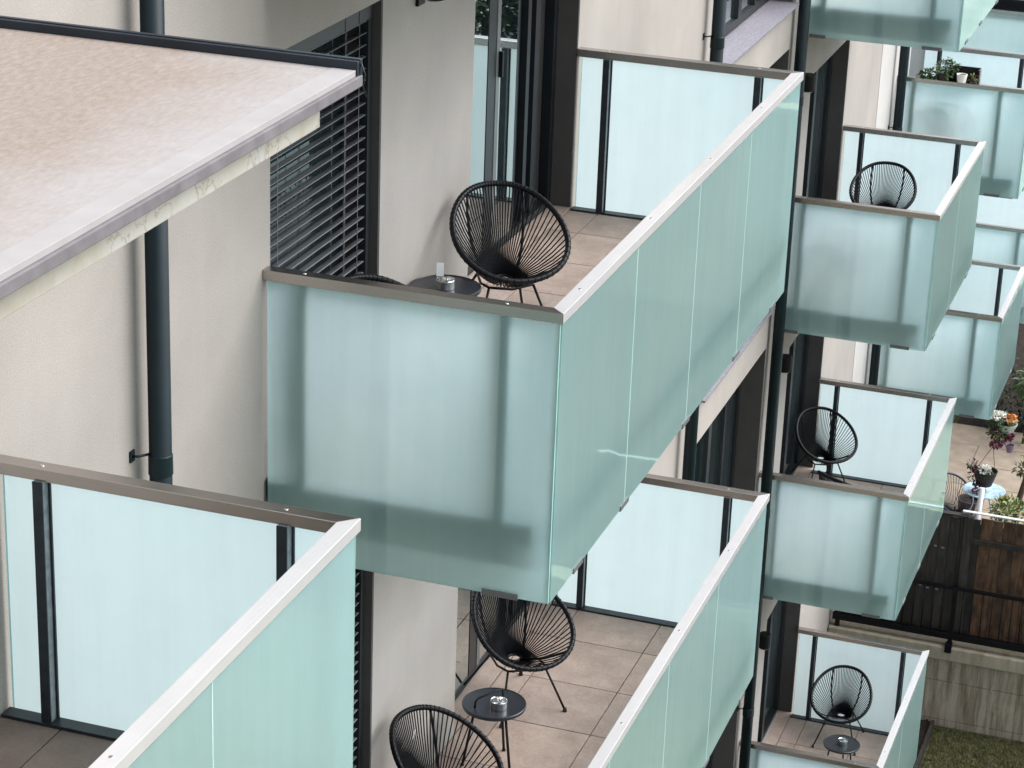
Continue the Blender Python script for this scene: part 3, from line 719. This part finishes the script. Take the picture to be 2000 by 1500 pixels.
# ------------------------------------------------------------------ retaining wall, fence, railing
rw = thing('retaining_wall', 'weathered concrete retaining wall with formwork joints between lawn and patio', 'retaining wall', (0, 16.40, -10.7))
for a, b in ((0, .14), (.146, .655), (.661, .96)):
    box('concrete_lift', (.006, 0, a), (9, .24, b), M['concrete'], rw, .004)
box('joint_core', (.006, .02, 0), (9, .22, .95), M['slab'], rw)
box('coping', (.006, -.055, .961), (9, .27, 1.13), M['coping'], rw, .012)
for x in (1.56, 2.02, 2.9): 
    for z in (.66, .142): box('tie_plate', (x-.016, -.003, z-.025), (x+.016, -.0005, z+.022), M['coping'], rw)
for x in (1.30, 1.38): lathe('tie_hole', [(0, 0), (.013, 0), (.013, .003), (0, .003)], M['black'], rw, 10, (0, 0, 0)).matrix_local = Matrix.Translation((x, -.0015, .10)) @ Matrix.Rotation(R(90), 4, 'X')
fn = thing('board_fence', 'wooden board fence on the concrete wall, dark boards left and brown boards right', 'fence', (0, 16.64, -9.56))
xx = .02
while xx < 6.0:
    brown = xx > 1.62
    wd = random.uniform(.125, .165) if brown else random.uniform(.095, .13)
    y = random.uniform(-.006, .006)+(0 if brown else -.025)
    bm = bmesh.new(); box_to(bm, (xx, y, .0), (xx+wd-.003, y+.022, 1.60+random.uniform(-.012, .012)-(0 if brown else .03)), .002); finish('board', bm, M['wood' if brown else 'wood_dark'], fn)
    xx += wd
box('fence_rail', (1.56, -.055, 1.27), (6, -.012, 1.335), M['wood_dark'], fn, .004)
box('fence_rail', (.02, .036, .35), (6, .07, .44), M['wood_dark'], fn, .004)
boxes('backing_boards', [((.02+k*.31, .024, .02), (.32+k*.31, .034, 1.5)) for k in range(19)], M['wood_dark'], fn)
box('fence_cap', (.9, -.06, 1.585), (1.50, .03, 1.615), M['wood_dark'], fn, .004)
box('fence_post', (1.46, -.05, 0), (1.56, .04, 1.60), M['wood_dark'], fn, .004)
box('white_cap_strip', (1.42, -.025, 1.645), (6, .025, 1.662), M['white'], fn, .006)
for x, z in ((1.05, 1.17), (1.13, 1.16), (1.22, 1.15), (1.0, .62), (1.09, .60), (1.2, .60)): box('wire_tie', (x, -.043, z), (x+.035, -.034, z+.018), M['sill'], fn)
rl = thing('metal_railing', 'black metal railing with thin bars in front of the wooden fence', 'railing', (0, 16.43, -9.57))
box('bottom_rail', (.04, -.035, .09), (6, .035, .17), M['black'], rl, .004)
box('top_rail', (.04, -.02, .735), (6, .02, .775), M['black'], rl, .004)
for x in (.10, 1.46, 2.82, 4.2): box('post', (x-.025, -.03, .0), (x+.025, .03, .775), M['black'], rl, .003)
for x in (1.46, 2.82): box('foot_bracket', (x-.04, -.115, -.05), (x+.04, -.02, .06), M['black'], rl, .004)
bm = None; me = None
x = .18
while x < 5.9:
    if me is None:
        bm = bmesh.new(); tube_to(bm, [(0, 0, .17), (0, 0, .735)], .0065, 6); o = finish('bar', bm, M['black'], rl); me = o.data
    else: o = link('bar', me, rl)
    o.location = (x, 0, 0); x += .115
# lawn side
tag(box('timber_edging', (1.36, 11.6, -10.65), (1.40, 16.33, -10.55), M['wood_dark']), 'dark timber board edging the lawn beside the lowest balcony', 'edging')
tag(box('gravel_strip', (.01, 8, -10.65), (1.358, 16.38, -10.60), M['soil']), kind='structure')
vs, fs = [], []
for i in range(26000):
    px, py = random.uniform(1.41, 3.2), random.uniform(12.6, 16.36)
    h = random.uniform(.018, .05); a = random.uniform(0, 6.28); wd = .005
    dx, dy = math.cos(a)*wd, math.sin(a)*wd; lx, ly = random.uniform(-.03, .03), random.uniform(-.03, .03); k = len(vs)
    vs += [(px-dx, py-dy, -10.652), (px+dx, py+dy, -10.652), (px+lx, py+ly, -10.65+h)]; fs.append((k, k+1, k+2))
me = bpy.data.meshes.new('grass'); me.from_pydata(vs, [], fs); me.materials.append(M['grassblade']); tag(link('grass', me), 'short worn lawn grass below the concrete wall', 'grass', kind='stuff')

# ------------------------------------------------------------------ patio
pt = bpy.data.objects.new('patio', None); C.objects.link(pt); pt.location = (0, 16.75, -9.50); tag(pt, kind='structure')
pc = {}
yrow = 0
for r_ in range(9):
    y0, y1 = r_*.74, r_*.74+.732
    xo = -.25 if r_ % 2 else 0
    for c_ in range(5):
        x0 = .30+xo+c_*.80; x1 = x0+.792; x0 = max(x0, .02)
        k = (round(x1-x0, 3),)
        if k not in pc:
            bm = bmesh.new(); box_to(bm, (0, 0, -.05), (x1-x0, y1-y0, 0), .004); me = bpy.data.meshes.new('paving_slab'); bm.to_mesh(me); bm.free(); me.materials.append(M['paving2']) if 'paving2' in M else me.materials.append(M['paving']); pc[k] = me
        o = link('paving_slab', pc[k], pt); o.location = (x0, y0, random.uniform(-.003, .003))
# hedge of dark plants beyond the paving
tag(leaves('dark_shrubs', [((.7+.6*k, 23.75+random.uniform(-.1, .2), -9.25+random.uniform(0, .25)), (.5, .38, .42)) for k in range(6)]+[((2.0, 24.2, -8.7), (.9, .5, .6)), ((1.9, 23.9, -8.2), (.5, .4, .6)), ((2.6, 24.2, -8.2), (.8, .5, .8))], 5200, .10, M['leaf_shade'], None, 2.6, .15, [M['leaf_shade']]*5+[M['leaf_dark']]), 'dark shrubs in shade at the far edge of the paved patio', 'shrubs', kind='stuff')
gp = thing('green_plant', 'bright leafy plant in front of the dark shrubs at the right edge', 'plant', (1.42, 23.0, -9.5))
leaves('foliage', [((0.02, 0, .98), (.24, .2, .20)), ((.2, 0, .75), (.22, .2, .25))], 260, .16, M['leaf_mid'], gp, 3.2, .35, [M['leaf_mid'], M['leaf_dark']]); tube('stem', [(0, 0, 0), (.03, 0, .5), (.03, 0, 1.0)], .02, M['bark'], gp, 6)
# hanging baskets under the patio balcony
hb = thing('hanging_basket', 'two tier hanging basket with white, orange and maroon flowers under the balcony', 'hanging basket', (1.46, 19.40, -7.13))
for dx in (-.09, .0, .09): tube('hanger_cord', [(0, 0, 0), (dx, 0, -.72)], .004, M['bark'], hb, 5)
lathe('upper_bowl', [(0, -.80), (.09, -.79), (.13, -.70), (.135, -.68), (.125, -.68), (.08, -.77), (0, -.78)], M['bowl'], hb, 20, (.07, 0, 0))
leaves('upper_leaves', [((.02, 0, -.66), (.16, .12, .07)), ((.0, -.04, -.78), (.14, .1, .1))], 260, .06, M['leaf_dark'], hb, 1.6, .2, [M['leaf_dark'], M['leaf_mid']])
leaves('white_flowers', [((-.04, -.05, -.585), (.085, .07, .04))], 120, .04, M['petal_white'], hb, 1.1, -.2)
leaves('orange_flowers', [((.12, -.05, -.60), (.07, .07, .04))], 90, .04, M['petal_orange'], hb, 1.1, -.2)
leaves('trailing_flowers', [((-.03, -.05, -.88), (.10, .08, .13)), ((.11, -.02, -.82), (.05, .06, .06))], 260, .055, M['petal_maroon'], hb, 1.3, .4, [M['petal_maroon'], M['petal_maroon'], M['petal_maroon'], M['petal_pink']])
lb = thing('hanging_pot', 'black hanging pot with white blooms and trailing dark flowers over the round table', 'hanging pot', (1.33, 19.40, -8.70))
lathe('pot', [(0, 0), (.10, .0), (.155, .19), (.16, .20), (.15, .20), (.10, .03), (0, .03)], M['pot_dark'], lb, 24)
lathe('soil', [(0, .15), (.135, .15)], M['soil'], lb, 18)
for s in (-1, 1): tube('hanger_cord', [(s*.12, 0, .20), (.06, 0, .55), (.08, 0, .75)], .004, M['bark'], lb, 5)
leaves('white_flowers', [((.0, -.06, .235), (.07, .06, .03))], 80, .045, M['petal_white'], lb, 1.1, -.2)
leaves('leaves', [((.0, -.05, .17), (.11, .09, .05))], 140, .055, M['leaf_mid'], lb, 1.6, .1)
leaves('trailing_flowers', [((-.14, -.06, .13), (.05, .06, .14)), ((-.05, -.10, -.02), (.08, .05, .08)), ((-.17, -.03, .26), (.06, .05, .05))], 170, .05, M['petal_maroon'], lb, 1.4, .4, [M['petal_maroon'], M['leaf_dark'], M['petal_maroon']])
sp = thing('flower_pot', 'small lilac pot hanging right of the flower baskets', 'flower pot', (1.60, 19.40, -8.20)); lathe('pot', [(0, 0), (.035, .0), (.06, .10), (.055, .10), (.03, .01), (0, .01)], M['pot_lilac'], sp, 16); tube('hanger_cord', [(0, 0, .1), (0, 0, .5), (-.1, 0, 1.05)], .003, M['bark'], sp, 5); lathe('soil', [(0, .085), (.05, .085)], M['soil'], sp, 14)
ct = thing('garden_table', 'pale blue round garden table under the hanging pot', 'garden table', (1.335, 19.46, -9.5))
lathe('table_top', [(0, .68), (.26, .68), (.275, .69), (.275, .70), (.26, .703), (0, .700)], M['blue_table'], ct, 32)
for k in range(3):
    a = k*2.094+.3; tube('leg', [(.05*math.cos(a), .05*math.sin(a), .68), (.22*math.cos(a), .22*math.sin(a), 0)], .012, M['white'], ct, 6)
po = thing('white_post', 'slanted white post between the fence and the round blue table', 'post', (1.40, 18.2, -9.5)); tube('pole', [(0, 0, 0), (.02, .25, 1.15)], .032, M['white'], po, 12); lathe('base', [(0, 0), (.10, 0), (.09, .05), (0, .05)], M['white'], po, 16)
gc = thing('garden_chair', 'navy string garden chair half hidden behind the glass on the patio', 'garden chair', (.93, 19.6, -9.5), .8)
tube('rim', [Vector((math.sin(a)*.28, -math.cos(a)*.22, .52-math.cos(a)*.20)) for a in [2*math.pi*i/40 for i in range(40)]], .016, M['navy'], gc, 8, True)
bm = bmesh.new()
for i in range(40):
    a = 2*math.pi*i/40; tube_to(bm, [(math.sin(a)*.28, -math.cos(a)*.22, .52-math.cos(a)*.20), (math.sin(a)*.05, -.06-math.cos(a)*.04, .27)], .004, 4)
tag(finish('cords', bm, M['navy'], gc), kind='stuff')
for sx in (-1, 1):
    for sy in (-1, 1): tube('leg', [(sx*.10, sy*.10-.04, .29), (sx*.2, sy*.22, 0)], .01, M['navy'], gc, 6)
bp_ = thing('planter_pot', 'dark brown plant pot beside the navy chair on the patio', 'plant pot', (1.13, 19.9, -9.5)); lathe('pot', [(0, 0), (.13, 0), (.17, .34), (.175, .36), (.155, .36), (.12, .05), (0, .05)], M['pot_brown'], bp_, 22); lathe('soil', [(0, .30), (.15, .30)], M['soil'], bp_, 18)
ls = thing('lime_shrub', 'lime green potted shrub behind the fence at the right edge', 'shrub', (1.80, 18.6, -9.5))
leaves('foliage', [((0, 0, .78), (.24, .22, .22)), ((-.12, 0, .85), (.12, .14, .14))], 420, .08, M['leaf_lime'], ls, 2.2, .1, [M['leaf_lime'], M['leaf_lime'], M['leaf_mid']])
for k in range(4): tube('stem', [(0, 0, .2), (random.uniform(-.12, .12), random.uniform(-.1, .1), .75)], .008, M['bark'], ls, 5)
lathe('pot', [(0, 0), (.11, 0), (.14, .26), (.125, .26), (0, .22)], M['pot_dark'], ls, 18)
tp = thing('thin_tree', 'thin bare trunk with a few pale leaves at the right edge of the patio', 'tree', (1.75, 19.5, -9.5)); tube('trunk', [(0, 0, 0), (.03, .0, .6), (.12, .02, 1.1), (.15, .02, 1.5)], [.045, .04, .035, .02], M['bark'], tp, 8)
leaves('crown', [((.14, 0, 1.35), (.16, .16, .22)), ((.02, 0, 1.05), (.10, .1, .06))], 110, .08, M['leaf_lime'], tp, 2.0, .2, [M['leaf_lime'], M['bark'], M['leaf_mid']])

# ------------------------------------------------------------------ the garden side that the glass mirrors
cw = thing('concrete_wall', 'tall grey concrete boundary wall of the garden side', 'wall', (2.9, 27, -9.56)); box('panel', (0, 0, 0), (9, .25, 3.4), M['concrete'], cw); box('coping', (-.03, -.05, 3.401), (9.05, .3, 3.5), M['coping'], cw)
for i, (hx, hy, hz, rx, ry, rz_) in enumerate(((13, 40, -8, 3.5, 9, 3.0), (22, 62, -7, 6, 12, 4))):
    hd = thing('garden_hedge', ('nearer' if i == 0 else 'farther')+' dense green hedge mirrored in the glass from the garden side', 'hedge', (hx, hy, -10.6))
    leaves('foliage', [((random.uniform(-rx, rx)*.7, random.uniform(-ry, ry), 1.5+random.uniform(0, rz_)), (1.3, 1.5, 1.4)) for _ in range(26)], 36000, .27, M['leaf_mid'], hd, 1.5, .1, [M['leaf_mid'], M['leaf_dark'], M['leaf_shade']])
nh = thing('neighbour_house', 'pale neighbouring house mirrored in the glass from across the garden', 'house', (16, 74, -10.6))
box('wall', (-2, 0, 0), (16, 10, 6.2), M['brown_wall'], nh); prism('roof', [(-2.5, -.6), (16.5, -.6), (16.5, 10.6), (-2.5, 10.6)], 6.201, 6.5, M['rooftile'], nh)
for k in range(4):
    for z in (1.0, 3.8):
        f = box('window', (k*4, -.04, z), (k*4+1.4, -.002, z+1.5), M['white'], nh); box('pane', (k*4+.08, -.05, z+.08), (k*4+1.32, -.041, z+1.42), M['glass'], f)
